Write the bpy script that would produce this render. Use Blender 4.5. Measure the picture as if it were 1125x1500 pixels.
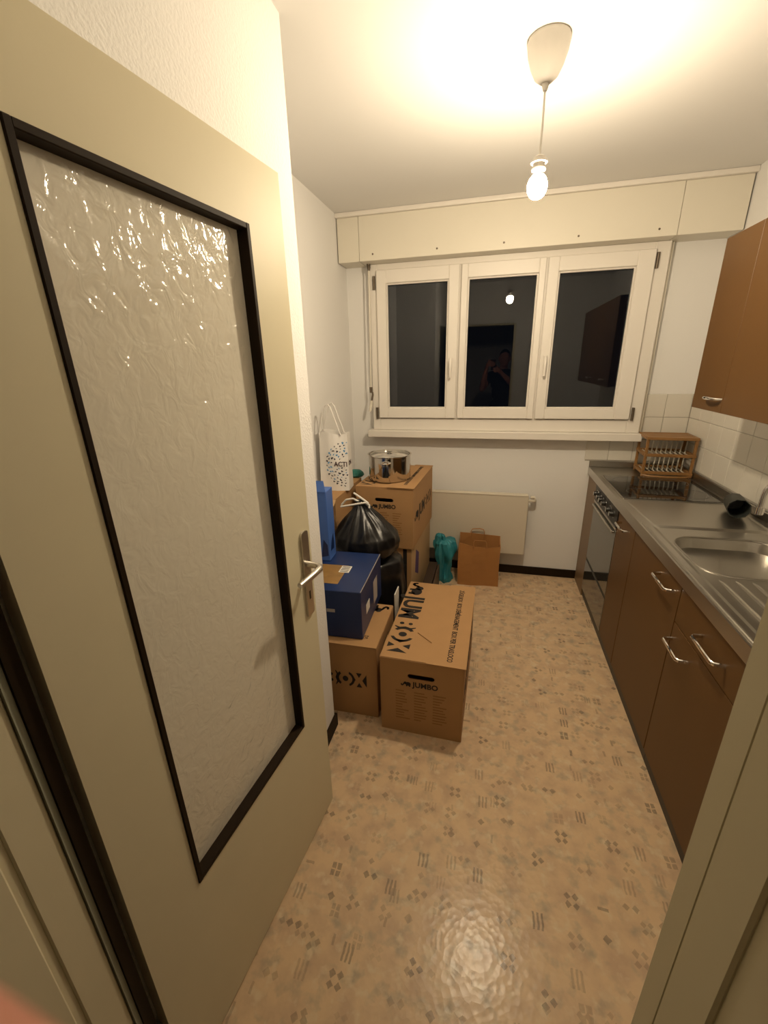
import bpy, bmesh, math, random
from mathutils import Vector, Matrix, noise
random.seed(7)
for o in list(bpy.data.objects): bpy.data.objects.remove(o)
S = bpy.context.scene
COL = S.collection
PI = math.pi

# ------------------------------------------------------------------ camera
F_PX, YAW, PITCH, ROLL, CAM_H = 615.74, 0.251, 0.339, -0.024, 1.626
cy, sy, cp, sp, cr, sr = (math.cos(YAW), math.sin(YAW), math.cos(PITCH), math.sin(PITCH), math.cos(ROLL), math.sin(ROLL))
r_ = Vector((cy, sy, 0)); fh = Vector((-sy, cy, 0)); zz = Vector((0, 0, 1))
CF = fh*cp - zz*sp
up0 = zz*cp + fh*sp
CR = r_*cr + up0*sr
CU = -r_*sr + up0*cr
CAM = Vector((0, 0, CAM_H))
cd = bpy.data.cameras.new('camera'); cam = bpy.data.objects.new('camera', cd); COL.objects.link(cam)
cam.matrix_world = Matrix(((CR.x, CU.x, -CF.x, CAM.x), (CR.y, CU.y, -CF.y, CAM.y), (CR.z, CU.z, -CF.z, CAM.z), (0, 0, 0, 1)))
cd.sensor_fit = 'VERTICAL'; cd.sensor_height = 36; cd.sensor_width = 27
cd.lens = F_PX/1500*36
cd.clip_start = 0.004; cd.clip_end = 60
cd.dof.use_dof = True; cd.dof.focus_distance = 2.0; cd.dof.aperture_fstop = 22
S.camera = cam

# ------------------------------------------------------------------ world and exposure
w = bpy.data.worlds.new('night'); S.world = w; w.use_nodes = True
bg = w.node_tree.nodes['Background']; bg.inputs[0].default_value = (0.45, 0.55, 0.8, 1); bg.inputs[1].default_value = 0.004
S.view_settings.view_transform = 'Standard'; S.view_settings.look = 'None'
S.view_settings.gamma = 1; S.view_settings.use_curve_mapping = False
S.view_settings.exposure = 0.0
BULB_STRENGTH = 950
BULB_COLOR = (1.0, 0.82, 0.575)

# ------------------------------------------------------------------ materials
def lin(c): return tuple(((v/12.92) if v <= .04045 else ((v+.055)/1.055)**2.4) for v in c)
def hexc(h): return lin(tuple(int(h[i:i+2], 16)/255 for i in (0, 2, 4)))
MATS = {}
def mat(name, color, rough=.5, metal=0., bump=0., bscale=60., var=0., vscale=8., spec=.5, coat=0., stretch=None, detail=4):
    if name in MATS: return MATS[name]
    m = bpy.data.materials.new(name); m.use_nodes = True; MATS[name] = m
    nt = m.node_tree; b = nt.nodes['Principled BSDF']
    c = hexc(color) if isinstance(color, str) else color
    b.inputs['Base Color'].default_value = (*c, 1); b.inputs['Roughness'].default_value = rough
    b.inputs['Metallic'].default_value = metal; b.inputs['Specular IOR Level'].default_value = spec
    b.inputs['Coat Weight'].default_value = coat
    tc = nt.nodes.new('ShaderNodeTexCoord'); src = tc.outputs['Object']
    if stretch:
        mp = nt.nodes.new('ShaderNodeMapping'); mp.inputs['Scale'].default_value = stretch
        nt.links.new(src, mp.inputs[0]); src = mp.outputs[0]
    if var:
        n = nt.nodes.new('ShaderNodeTexNoise'); n.inputs['Scale'].default_value = vscale; n.inputs['Detail'].default_value = detail
        nt.links.new(src, n.inputs['Vector'])
        mx = nt.nodes.new('ShaderNodeMix'); mx.data_type = 'RGBA'
        mx.inputs[6].default_value = (*[v*(1-var) for v in c], 1); mx.inputs[7].default_value = (*[min(1, v*(1+var)) for v in c], 1)
        nt.links.new(n.outputs[0], mx.inputs[0]); nt.links.new(mx.outputs[2], b.inputs['Base Color'])
    if bump:
        n = nt.nodes.new('ShaderNodeTexNoise'); n.inputs['Scale'].default_value = bscale; n.inputs['Detail'].default_value = 3
        nt.links.new(src, n.inputs['Vector'])
        bp = nt.nodes.new('ShaderNodeBump'); bp.inputs['Strength'].default_value = bump; bp.inputs['Distance'].default_value = .004
        nt.links.new(n.outputs[0], bp.inputs['Height']); nt.links.new(bp.outputs[0], b.inputs['Normal'])
    return m
M_PLASTER = mat('rough_plaster', (.80, .79, .77), .9, bump=.55, bscale=130, spec=.2)
M_WALL = mat('painted_wall', (.80, .79, .77), .85, bump=.12, bscale=90, spec=.2)
M_CEIL = mat('ceiling_paint', (.78, .77, .75), .9, spec=.2)
M_CREAM = mat('cream_paint', (.68, .62, .44), .5, var=.03, bump=.03, bscale=40, spec=.3)
M_WHITEP = mat('white_lacquer', (.78, .74, .68), .4)
M_PANEL = mat('box_panel_paint', (.74, .70, .60), .45, var=.02)
M_BROWN = mat('dark_brown_wood', (.018, .010, .004), .6, var=.3, vscale=20, stretch=(1, 1, .1), spec=.15)
M_SEAL = mat('grey_rubber', (.34, .35, .27), .7)
M_LAM = mat('brown_laminate', (.116, .057, .018), .42, var=.06, vscale=5, spec=.22)
M_LAMD = mat('cabinet_edge', (.10, .05, .02), .6)
M_BLACK = mat('black_plastic', (.012, .011, .010), .4)
M_STEEL = mat('brushed_steel', (.50, .48, .44), .30, metal=1, bump=.04, bscale=300, stretch=(1, .04, 1))
M_CHROME = mat('chrome', (.80, .79, .77), .10, metal=1)
M_ALU = mat('satin_aluminium', (.62, .59, .54), .33, metal=1)
M_POT = mat('polished_steel', (.62, .60, .57), .09, metal=1)
M_BGLASS = mat('black_glass', (.010, .010, .010), .05, spec=.6, coat=.4)
M_OVGLASS = mat('mirrored_oven_glass', (.16, .16, .145), .06, metal=.75)
M_TILE = mat('glazed_tile', (.70, .67, .60), .18, bump=.03, bscale=20, var=.02)
M_GROUT = mat('grout', (.42, .39, .34), .95)
M_CARD = mat('cardboard', (.43, .245, .105), .8, var=.06, vscale=14, bump=.05, bscale=200)
M_CARD2 = mat('pale_cardboard', (.50, .33, .17), .8, var=.06, vscale=10)
M_INK = mat('black_ink', (.014, .010, .008), .75)
M_FAINT = mat('faded_brown_ink', (.30, .155, .055), .85)
M_BLUE = mat('dark_blue_print', (.010, .028, .115), .35, var=.25, vscale=6)
M_LBLUE = mat('mid_blue_print', (.06, .15, .48), .45, var=.12, vscale=5)
M_TAPE = mat('brown_packing_tape', (.30, .17, .05), .3, var=.4, vscale=25)
M_STICK = mat('white_sticker', (.75, .73, .68), .6)
M_BAG = mat('black_bin_liner', (.006, .006, .007), .32, bump=.5, bscale=22, detail=5)
M_TEAL = mat('teal_bag', (.028, .23, .28), .5, var=.25, vscale=14, bump=.3, bscale=40)
M_DTEAL = mat('dark_teal_cloth', (.02, .17, .14), .55, var=.25, vscale=20, bump=.3, bscale=40)
M_WBAG = mat('white_plastic_bag', (.82, .80, .77), .45, bump=.25, bscale=25)
M_STRING = mat('white_drawstring', (.85, .82, .76), .5)
M_KRAFT = mat('kraft_paper', (.40, .185, .055), .8, var=.12, vscale=7, bump=.25, bscale=16)
M_WOOD = mat('bamboo', (.27, .135, .042), .45, var=.2, vscale=18, stretch=(.2, 1, 1))
M_DOWEL = mat('pale_dowel', (.62, .58, .48), .5)
M_DGREY = mat('dark_grey_plastic', (.030, .034, .030), .5)
M_RAD = mat('radiator_enamel', (.66, .60, .49), .4)
M_LAMPW = mat('lamp_white_plastic', (.62, .59, .54), .5)
M_HINGE = mat('bronze_hinge', (.14, .11, .08), .45, metal=.6)
M_BOARD = mat('wenge_board', (.035, .02, .012), .5, var=.3, vscale=20, stretch=(1, .1, 1))
M_BLUEINK = mat('blue_print', (.10, .30, .55), .6)
M_SKIN = mat('skin', (.55, .24, .17), .55, var=.05, vscale=30)
M_SHIRT = mat('black_cotton', (.014, .014, .016), .9)
M_TROUSER = mat('dark_denim', (.012, .014, .02), .9)
M_SHOE = mat('dark_shoe', (.02, .02, .02), .6)
M_HAIR = mat('dark_hair', (.012, .008, .006), .6)
M_HALL = mat('hall_plaster', (.75, .73, .69), .9, bump=.1, bscale=90)

def glass_mat():
    m = bpy.data.materials.new('window_glass'); m.use_nodes = True
    b = m.node_tree.nodes['Principled BSDF']
    b.inputs['Base Color'].default_value = (.85, .9, .95, 1); b.inputs['Roughness'].default_value = 0.0
    b.inputs['Transmission Weight'].default_value = 1; b.inputs['IOR'].default_value = 1.45
    return m
M_GLASS = glass_mat()

def door_glass_mat():
    m = bpy.data.materials.new('hammered_glass'); m.use_nodes = True; nt = m.node_tree; N = nt.nodes; L = nt.links
    out = N['Material Output']; N.remove(N['Principled BSDF'])
    tc = N.new('ShaderNodeTexCoord')
    mp = N.new('ShaderNodeMapping'); mp.inputs['Scale'].default_value = (1, 1, .8); L.new(tc.outputs['Object'], mp.inputs[0])
    n1 = N.new('ShaderNodeTexNoise'); n1.inputs['Scale'].default_value = 34; n1.inputs['Detail'].default_value = 2.5; n1.inputs['Distortion'].default_value = .8
    n2 = N.new('ShaderNodeTexNoise'); n2.inputs['Scale'].default_value = 9; n2.inputs['Detail'].default_value = 1
    for n in (n1, n2): L.new(mp.outputs[0], n.inputs['Vector'])
    ad = N.new('ShaderNodeMath'); ad.operation = 'MULTIPLY_ADD'; ad.inputs[1].default_value = 1.6
    L.new(n2.outputs[0], ad.inputs[0]); L.new(n1.outputs[0], ad.inputs[2])
    bp = N.new('ShaderNodeBump'); bp.inputs['Strength'].default_value = .80; bp.inputs['Distance'].default_value = .008
    L.new(ad.outputs[0], bp.inputs['Height'])
    tr = N.new('ShaderNodeBsdfTransparent'); tr.inputs[0].default_value = (.86, .86, .82, 1)
    df = N.new('ShaderNodeBsdfTranslucent'); df.inputs[0].default_value = (.80, .77, .70, 1)
    d2 = N.new('ShaderNodeBsdfDiffuse'); d2.inputs[0].default_value = (.90, .85, .72, 1)
    gl = N.new('ShaderNodeBsdfGlossy'); gl.inputs[0].default_value = (1, 1, 1, 1); gl.inputs['Roughness'].default_value = .10
    b2 = N.new('ShaderNodeBump'); b2.inputs['Strength'].default_value = .25; b2.inputs['Distance'].default_value = .006; L.new(ad.outputs[0], b2.inputs['Height'])
    for q in (df, d2): L.new(b2.outputs[0], q.inputs['Normal'])
    for q in (gl,): L.new(bp.outputs[0], q.inputs['Normal'])
    m1 = N.new('ShaderNodeMixShader'); m1.inputs[0].default_value = .92; L.new(df.outputs[0], m1.inputs[1]); L.new(d2.outputs[0], m1.inputs[2])
    m2 = N.new('ShaderNodeMixShader'); m2.inputs[0].default_value = .86; L.new(tr.outputs[0], m2.inputs[1]); L.new(m1.outputs[0], m2.inputs[2])
    fr = N.new('ShaderNodeFresnel'); fr.inputs[0].default_value = 1.5; L.new(bp.outputs[0], fr.inputs['Normal'])
    m3 = N.new('ShaderNodeMixShader'); L.new(fr.outputs[0], m3.inputs[0]); L.new(m2.outputs[0], m3.inputs[1]); L.new(gl.outputs[0], m3.inputs[2])
    L.new(m3.outputs[0], out.inputs[0])
    return m
M_DGLASS = door_glass_mat()

def floor_mat():
    m = bpy.data.materials.new('patterned_vinyl'); m.use_nodes = True; nt = m.node_tree; N = nt.nodes; L = nt.links
    b = N['Principled BSDF']
    tc = N.new('ShaderNodeTexCoord'); OBJ = tc.outputs['Object']
    def ma(op, a, c=None, d=None):
        n = N.new('ShaderNodeMath'); n.operation = op
        for i, v in enumerate((a, c, d)):
            if v is None: continue
            if isinstance(v, (int, float)): n.inputs[i].default_value = v
            else: L.new(v, n.inputs[i])
        return n.outputs[0]
    def nz(scale, detail=3, vec=OBJ, off=0):
        n = N.new('ShaderNodeTexNoise'); n.inputs['Scale'].default_value = scale; n.inputs['Detail'].default_value = detail
        if off:
            mp = N.new('ShaderNodeMapping'); mp.inputs['Location'].default_value = (off, off, 0); L.new(vec, mp.inputs[0]); vec = mp.outputs[0]
        L.new(vec, n.inputs['Vector']); return n
    wob = nz(45, 2)
    sepw = N.new('ShaderNodeSeparateXYZ'); L.new(wob.outputs['Color'], sepw.inputs[0])
    sep = N.new('ShaderNodeSeparateXYZ'); L.new(OBJ, sep.inputs[0])
    def layer(C, ox, oy, dens, seed):
        x = ma('DIVIDE', ma('ADD', ma('ADD', sep.outputs[0], ox), ma('MULTIPLY', ma('SUBTRACT', sepw.outputs[0], .5), .008)), C)
        y = ma('DIVIDE', ma('ADD', ma('ADD', sep.outputs[1], oy), ma('MULTIPLY', ma('SUBTRACT', sepw.outputs[1], .5), .008)), C)
        ix, iy = ma('FLOOR', x), ma('FLOOR', y)
        cv = N.new('ShaderNodeCombineXYZ'); L.new(ix, cv.inputs[0]); L.new(iy, cv.inputs[1]); cv.inputs[2].default_value = seed
        wn = N.new('ShaderNodeTexWhiteNoise'); wn.noise_dimensions = '3D'; L.new(cv.outputs[0], wn.inputs['Vector'])
        sc = N.new('ShaderNodeSeparateColor'); L.new(wn.outputs['Color'], sc.inputs[0])
        pick, jx, jy = sc.outputs[0], sc.outputs[1], sc.outputs[2]
        u = ma('SUBTRACT', ma('FRACT', x), ma('ADD', .28, ma('MULTIPLY', jx, .44)))
        v = ma('SUBTRACT', ma('FRACT', y), ma('ADD', .28, ma('MULTIPLY', jy, .44)))
        rot = ma('GREATER_THAN', wn.outputs['Value'], .62)
        # swap u and v on a third of the cells
        du = ma('SUBTRACT', v, u)
        u, v = ma('ADD', u, ma('MULTIPLY', du, rot)), ma('SUBTRACT', v, ma('MULTIPLY', du, rot))
        au, av = ma('ABSOLUTE', u), ma('ABSOLUTE', v)
        lt = lambda a, t: ma('LESS_THAN', a, t)
        ab = lambda a: ma('ABSOLUTE', a)
        four = lt(ma('ADD', ab(ma('SUBTRACT', au, .13)), ab(ma('SUBTRACT', av, .13))), .115)
        bars = ma('MULTIPLY', lt(av, .24), ma('MAXIMUM', lt(au, .035), lt(ab(ma('SUBTRACT', au, .14)), .035)))
        one = lt(ma('ADD', au, av), .14)
        two = lt(ma('ADD', ab(ma('SUBTRACT', au, .15)), av), .125)
        sq = ma('MULTIPLY', lt(ab(ma('SUBTRACT', au, .10)), .075), lt(ab(ma('SUBTRACT', av, .12)), .095))
        dash = ma('MULTIPLY', lt(au, .05), lt(av, .17))
        tri = ma('MAXIMUM', lt(ma('ADD', au, ab(ma('SUBTRACT', v, .16))), .11), lt(ma('ADD', ab(ma('SUBTRACT', au, .14)), ab(ma('ADD', v, .08))), .11))
        tot = None; t0 = 0.0
        for shape, share in ((four, .12), (bars, .14), (one, .20), (two, .15), (sq, .08), (dash, .12), (tri, .12)):
            lo, hi = t0*dens, (t0+share)*dens; t0 += share
            sel = ma('MULTIPLY', shape, ma('MULTIPLY', ma('GREATER_THAN', pick, lo), lt(pick, hi)))
            tot = sel if tot is None else ma('MAXIMUM', tot, sel)
        strength = ma('ADD', .22, ma('MULTIPLY', ma('FRACT', ma('MULTIPLY', jx, 7.3)), .50))
        return ma('MULTIPLY', tot, strength)
    a = layer(.092, 0, 0, .80, 1.0)
    c = layer(.078, .031, .047, .45, 5.0)
    k = ma('MAXIMUM', a, ma('MULTIPLY', c, .6))
    soft = nz(120, 2)
    k = ma('MULTIPLY', k, ma('ADD', .55, ma('MULTIPLY', soft.outputs[0], .6)))
    def mix(f, A, B):
        mx = N.new('ShaderNodeMix'); mx.data_type = 'RGBA'; L.new(f, mx.inputs[0])
        for i, v in ((6, A), (7, B)):
            if isinstance(v, tuple): mx.inputs[i].default_value = (*v, 1)
            else: L.new(v, mx.inputs[i])
        return mx.outputs[2]
    def ramp(src, lo, hi):
        r = N.new('ShaderNodeMapRange'); r.inputs[1].default_value = lo; r.inputs[2].default_value = hi; L.new(src, r.inputs[0]); return r.outputs[0]
    base = mix(ramp(nz(15, 3).outputs[0], .42, .66), (.66, .48, .30), (.55, .39, .26))
    base = mix(ramp(nz(19, 3, off=7.3).outputs[0], .53, .72), base, (.43, .35, .25))
    base = mix(ramp(nz(23, 3, off=3.1).outputs[0], .55, .72), base, (.68, .55, .37))
    col = mix(k, base, (.13, .105, .085))
    L.new(col, b.inputs['Base Color'])
    b.inputs['Roughness'].default_value = .23; b.inputs['Specular IOR Level'].default_value = .22
    v = N.new('ShaderNodeTexVoronoi'); v.inputs['Scale'].default_value = 55; L.new(OBJ, v.inputs['Vector'])
    bp = N.new('ShaderNodeBump'); bp.inputs['Strength'].default_value = .16; bp.inputs['Distance'].default_value = .003
    L.new(v.outputs[0], bp.inputs['Height']); L.new(bp.outputs[0], b.inputs['Normal'])
    return m
M_FLOOR = floor_mat()

# ------------------------------------------------------------------ mesh helpers
class MB:
    def __init__(s): s.bm = bmesh.new()
    def add(s, verts, faces):
        vs = [s.bm.verts.new(v) for v in verts]
        for f in faces:
            try: s.bm.faces.new([vs[i] for i in f])
            except ValueError: pass
        return s
    def box(s, x0, x1, y0, y1, z0, z1, bev=0, seg=1):
        t = bmesh.new()
        v = [t.verts.new(p) for p in ((x0,y0,z0),(x1,y0,z0),(x1,y1,z0),(x0,y1,z0),(x0,y0,z1),(x1,y0,z1),(x1,y1,z1),(x0,y1,z1))]
        for f in ((3,2,1,0),(4,5,6,7),(0,1,5,4),(1,2,6,5),(2,3,7,6),(3,0,4,7)): t.faces.new([v[i] for i in f])
        if bev: bmesh.ops.bevel(t, geom=t.edges[:], offset=bev, segments=seg, affect='EDGES', profile=.6)
        s.join(t); return s
    def join(s, t):
        t.verts.index_update()
        vs = [s.bm.verts.new(v.co) for v in t.verts]
        for f in t.faces:
            try: s.bm.faces.new([vs[v.index] for v in f.verts])
            except ValueError: pass
        t.free()
    def tube(s, pts, rad, n=10, cap=True, flat=None):
        pts = [Vector(p) for p in pts]; rr = rad if isinstance(rad, (list, tuple)) else [rad]*len(pts)
        rings = []; prev = None
        for i, p in enumerate(pts):
            d = (pts[min(i+1, len(pts)-1)] - pts[max(i-1, 0)]).normalized()
            if prev is None:
                a = Vector((0, 0, 1)) if abs(d.z) < .9 else Vector((1, 0, 0))
                u = d.cross(a).normalized()
            else: u = (prev - d*prev.dot(d)).normalized()
            prev = u; v = d.cross(u)
            k = flat or 1
            rings.append([s.bm.verts.new(p + (u*math.cos(2*PI*j/n) + v*math.sin(2*PI*j/n)*k)*rr[i]) for j in range(n)])
        for a, b in zip(rings, rings[1:]):
            for j in range(n): s.bm.faces.new((a[j], a[(j+1) % n], b[(j+1) % n], b[j]))
        if cap:
            s.bm.faces.new(rings[0][::-1]); s.bm.faces.new(rings[-1])
        return s
    def lathe(s, prof, c=(0, 0, 0), n=24, closed=False):
        rings = []
        for r, z in prof:
            if r < 1e-6: rings.append([s.bm.verts.new((c[0], c[1], c[2]+z))])
            else: rings.append([s.bm.verts.new((c[0]+r*math.cos(2*PI*j/n), c[1]+r*math.sin(2*PI*j/n), c[2]+z)) for j in range(n)])
        for a, b in zip(rings, rings[1:]):
            for j in range(n):
                k = (j+1) % n
                f = [a[j % len(a)], a[k % len(a)], b[k % len(b)], b[j % len(b)]]
                g = []
                for q in f:
                    if q not in g: g.append(q)
                if len(g) > 2: s.bm.faces.new(g)
        return s
    def prism(s, poly, origin, U, V, depth):
        """flat polygon (u,v list) raised by depth along U x V"""
        o = Vector(origin); U = Vector(U).normalized(); V = Vector(V).normalized(); Nn = U.cross(V)
        a = [s.bm.verts.new(o+U*p[0]+V*p[1]) for p in poly]; b = [s.bm.verts.new(o+U*p[0]+V*p[1]+Nn*depth) for p in poly]
        n = len(poly); s.bm.faces.new(a[::-1]); s.bm.faces.new(b)
        for i in range(n): s.bm.faces.new((a[i], a[(i+1) % n], b[(i+1) % n], b[i]))
        return s
    def build(s, name, m, parent=None, smooth=False, ang=40):
        bmesh.ops.recalc_face_normals(s.bm, faces=s.bm.faces)
        me = bpy.data.meshes.new(name); s.bm.to_mesh(me); s.bm.free()
        if m: me.materials.append(m)
        if smooth:
            for p in me.polygons: p.use_smooth = True
            try: me.set_sharp_from_angle(angle=math.radians(ang))
            except Exception: pass
        o = bpy.data.objects.new(name, me); COL.objects.link(o)
        if parent: o.parent = parent
        return o
def tag(o, label, cat=None, group=None, kind=None):
    o['label'] = label
    if cat: o['category'] = cat
    if group: o['group'] = group
    if kind: o['kind'] = kind
    return o
def thing(name, label, cat, loc=(0, 0, 0), rz=0, group=None, kind=None):
    o = bpy.data.objects.new(name, None); COL.objects.link(o); o.location = loc; o.rotation_euler = (0, 0, rz)
    o.empty_display_size = .05
    return tag(o, label, cat, group, kind)
def struct(o, label): o['kind'] = 'structure'; o['label'] = label; return o
def box(name, m, x0, x1, y0, y1, z0, z1, parent=None, bev=0, seg=1):
    return MB().box(x0, x1, y0, y1, z0, z1, bev, seg).build(name, m, parent)
def frame_mb(x0, x1, z0, z1, y0, y1, wl, wr, wb, wt, bev=.002):
    m = MB()
    m.box(x0, x0+wl, y0, y1, z0, z1, bev); m.box(x1-wr, x1, y0, y1, z0, z1, bev)
    m.box(x0+wl-.001, x1-wr+.001, y0+.0006, y1-.0006, z0, z0+wb, bev); m.box(x0+wl-.001, x1-wr+.001, y0+.0006, y1-.0006, z1-wt, z1, bev)
    return m
def text_mesh(name, body, size, m, origin, U, V, parent, sx=1., bold=.0, ext=.0003, align='LEFT'):
    cu = bpy.data.curves.new(name, 'FONT'); cu.body = body; cu.size = size; cu.extrude = ext; cu.offset = bold*size; cu.align_x = align
    cu.resolution_u = 3
    t = bpy.data.objects.new('tmp', cu); COL.objects.link(t)
    me = bpy.data.meshes.new_from_object(t.evaluated_get(bpy.context.evaluated_depsgraph_get()))
    bpy.data.objects.remove(t); bpy.data.curves.remove(cu)
    U = Vector(U).normalized(); V = Vector(V).normalized(); W = U.cross(V)
    mx = Matrix(((U.x*sx, V.x, W.x, origin[0]), (U.y*sx, V.y, W.y, origin[1]), (U.z*sx, V.z, W.z, origin[2]), (0, 0, 0, 1)))
    me.transform(mx); me.materials.clear(); me.materials.append(m); me.name = name
    o = bpy.data.objects.new(name, me); COL.objects.link(o); o.parent = parent
    return o
def disc(cx, cy_, rx, ry=None, n=18, a0=0, a1=2*PI):
    ry = ry or rx
    return [(cx+rx*math.cos(a0+(a1-a0)*i/n), cy_+ry*math.sin(a0+(a1-a0)*i/n)) for i in range(n + (0 if a1-a0 > 6.2 else 1))]

# ------------------------------------------------------------------ room dimensions
XL, XN, XR = -1.060, -.637, 1.271
YF0, YF, YN, YW = .13, .345, 1.446, 3.22
H = 2.548

# ------------------------------------------------------------------ setting
struct(box('floor', M_FLOOR, -1.16, 1.40, -.02+YF0, YW+.1, -.05, 0), 'beige vinyl floor printed with small grey diamonds and bars')
struct(box('floor_hall', mat('hall_floor', (.16, .10, .06), .5, var=.1), -1.6, 1.4, -1.9, YF0-.02, -.05, 0), 'dark hall floor before the kitchen doorway')
struct(box('ceiling', M_CEIL, -1.7, 1.5, -2.0, YW+.25, H, H+.08), 'plain off-white kitchen ceiling')
# window wall with its opening
WX0, WX1, WZ0, WZ1 = -.855, .945, 1.165, 2.262
wb = MB(); T = .25
wb.box(XL-.1, WX0, YW, YW+T, 0, H); wb.box(WX1, XR+.12, YW, YW+T, 0, H)
wb.box(WX0, WX1, YW, YW+T, 0, WZ0); wb.box(WX0, WX1, YW, YW+T, WZ1, H)
wall_back = struct(wb.build('wall_back', M_WALL), 'white painted window wall')
wall_right = struct(box('wall_right', M_WALL, XR, XR+.12, YF, YW, 0, H), 'white wall behind the kitchen units')
struct(box('wall_left', M_WALL, XL-.1, XL, YN, YW, 0, H), 'white wall of the recess beside the stacked boxes')
struct(box('wall_left_door', M_PLASTER, XL-.1, XN, YF, YN, 0, H), 'rough white plaster wall behind the open door')
FO0, FO1, FOZ = -.645, .239, 2.075
fm = MB()
fm.box(-1.7, FO0, YF0, YF, 0, H); fm.box(FO1, XR+.12, YF0, YF, 0, H); fm.box(FO0, FO1, YF0, YF, FOZ, H)
struct(fm.build('wall_front', M_WALL), 'white wall around the kitchen doorway')
struct(box('wall_hall_left', M_HALL, -1.7, -1.6, -1.9, YF0, 0, H), 'left side wall of the hall')
struct(box('wall_hall_right', M_HALL, 1.4, 1.5, -1.9, YF0, 0, H), 'right side wall of the hall')
struct(box('wall_hall_end', M_HALL, -1.7, 1.5, -2.0, -1.9, 0, H), 'end wall of the hall behind the photographer')
# baseboards
struct(box('baseboard_back', M_BROWN, XL+.012, .712, YW-.012, YW, 0, .066), 'dark brown baseboard under the window')
struct(box('baseboard_left', M_BROWN, XN, XN+.011, YF+.09, YN+.011, 0, .068), 'dark brown baseboard behind the open door')
struct(box('baseboard_recess', M_BROWN, XL+.012, XN, YN, YN+.011, 0, .068), 'dark brown baseboard on the return of the wall')
struct(box('baseboard_recess_side', M_BROWN, XL, XL+.011, YN+.012, YW-.012, 0, .066), 'dark brown baseboard in the box recess')
# door frame in the opening
tf = thing('trim_1', 'cream painted steel door frame with grooved reveals', None, kind='structure')
def jamb(s, x):   # s=+1: surface faces +X (left jamb)
    xa, xb = (x-.024, x) if s > 0 else (x, x+.024)
    m = MB()
    for a, b, d in ((.105, .243, 0), (.256, .3135, 0)):
        m.box(xa, xb, a, b, 0, FOZ-.018, .0025)
    m.box(xa+(.0 if s > 0 else .004), xb-(.004 if s > 0 else 0), .11, .31, 0, FOZ-.018)
    # face flange towards the hall
    m.box(min(x-s*.08, x-s*.02), max(x-s*.08, x-s*.02), .105, .128, 0, FOZ+.045, .002)
    m.build('jamb', M_CREAM, tf)
jamb(1, -.622); jamb(-1, .214)
box('head', M_CREAM, -.645, .239, .105, .3135, FOZ-.02, FOZ, tf, .002)
box('seal_strip', M_SEAL, -.640, -.618, .314, .3235, 0, FOZ-.02, tf)
box('jamb_strip', M_BROWN, -.640, -.614, .324, .3445, 0, FOZ-.02, tf)  # dark brown strip filling the gap between frame and door leaf
box('jamb_strip', M_CREAM, .2145, .2385, .314, .3445, 0, FOZ-.02, tf)

# shutter casing over the window
BY = 3.045; BZ = 2.266; BT = 2.520
sc = thing('shutter_casing', 'cream roller shutter casing running above the whole window', 'shutter casing')
for a, b, d in ((XL+.007, -.908, 0), (-.905, .944, .003), (.947, XR-.008, 0)):
    box('front_panel', M_PANEL, a, b, BY-d, BY+.012, BZ, BT, sc, .0015)
    box('underside_panel', M_PANEL, a, b, BY+.012, YW-.001, BZ, BZ+.012, sc)
box('top_panel', M_PANEL, XL+.002, XR-.003, BY+.013, YW-.001, BT-.012, BT, sc)
sm = MB().lathe([(0, 0), (.006, .0), (.005, .003), (0, .0035)], n=10)
scr0 = sm.build('screw', M_HINGE, sc); scr0.rotation_euler = (PI/2, 0, 0)
for i, x in enumerate((-.815, -.395, .012, .432, .852)):
    s_ = scr0 if i == 0 else scr0.copy()
    if i: COL.objects.link(s_)
    s_.location = (x, BY-.0028, 2.303)
cm = MB().prism([(0, 0), (.0, .03), (.05, .03), (.042, .022), (.018, .006)], (XL+.001, YW-.001, BT-.0), (0, -1, 0), (0, 0, 1), .001)
cm.bm.free()
struct(box('trim_2', M_WHITEP, XL, XR, BY-.02, YW, BT+.0005, H-.0005, None, .006, 2), 'white ceiling strip above the shutter casing')

# window: frame, three sashes
FY = 3.150
wd = thing('window_1', 'white three-sash window, dark night outside', None, kind='structure')
fr = MB(); fx0, fx1, fz0, fz1 = -.872, .962, 1.150, BZ-.001
fr = frame_mb(fx0, fx1, fz0, fz1, FY, YW-.001, .056, .082, .085, .040, .003)
fr.box(.270-.010, .270+.034, FY+.004, YW, fz0+.05, fz1-.02); fr.box(-.262, -.230, FY+.004, YW, fz0+.05, fz1-.02)
fr.build('window_frame', M_WHITEP, wd)
box('casing_bead', M_PANEL, .962, .984, FY+.03, YW-.001, fz0, fz1, wd, .003)
for (x0, x1, a0, a1) in ((-.820, -.256, -.752, -.324), (-.243, .278, -.200, .237), (.290, .884, .354, .790)):
    s_ = frame_mb(x0, x1, 1.241, 2.226, FY-.022, FY+.03, a0-x0, x1-a1, .070, .084, .004).build('sash', M_WHITEP, wd)
    gb = frame_mb(a0-.0, a1+.0, 1.311, 2.142, FY-.012, FY+.008, .010, .010, .010, .010, .003).build('glazing_bead', M_WHITEP, s_)
    box('pane', M_GLASS, a0, a1, FY+.009, FY+.015, 1.311, 2.142, s_)
for x in (-.296, .322):
    hb = box('handle_rose', M_WHITEP, x-.011, x+.011, FY-.030, FY-.0225, 1.585, 1.655, wd, .003)
    m = MB(); m.tube([(x, FY-.030, 1.640), (x, FY-.058, 1.642), (x, FY-.064, 1.632), (x, FY-.062, 1.58), (x, FY-.060, 1.525)], [.008, .0085, .010, .0105, .009], 10)
    m.build('handle', M_WHITEP, hb, True)
for x, z in ((-.838, 2.150), (-.838, 1.275), (.897, 2.165), (.903, 1.275)):
    MB().tube([(x, FY-.012, z-.042), (x, FY-.012, z+.042)], .0085, 10).build('hinge', M_HINGE, wd, True)
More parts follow.
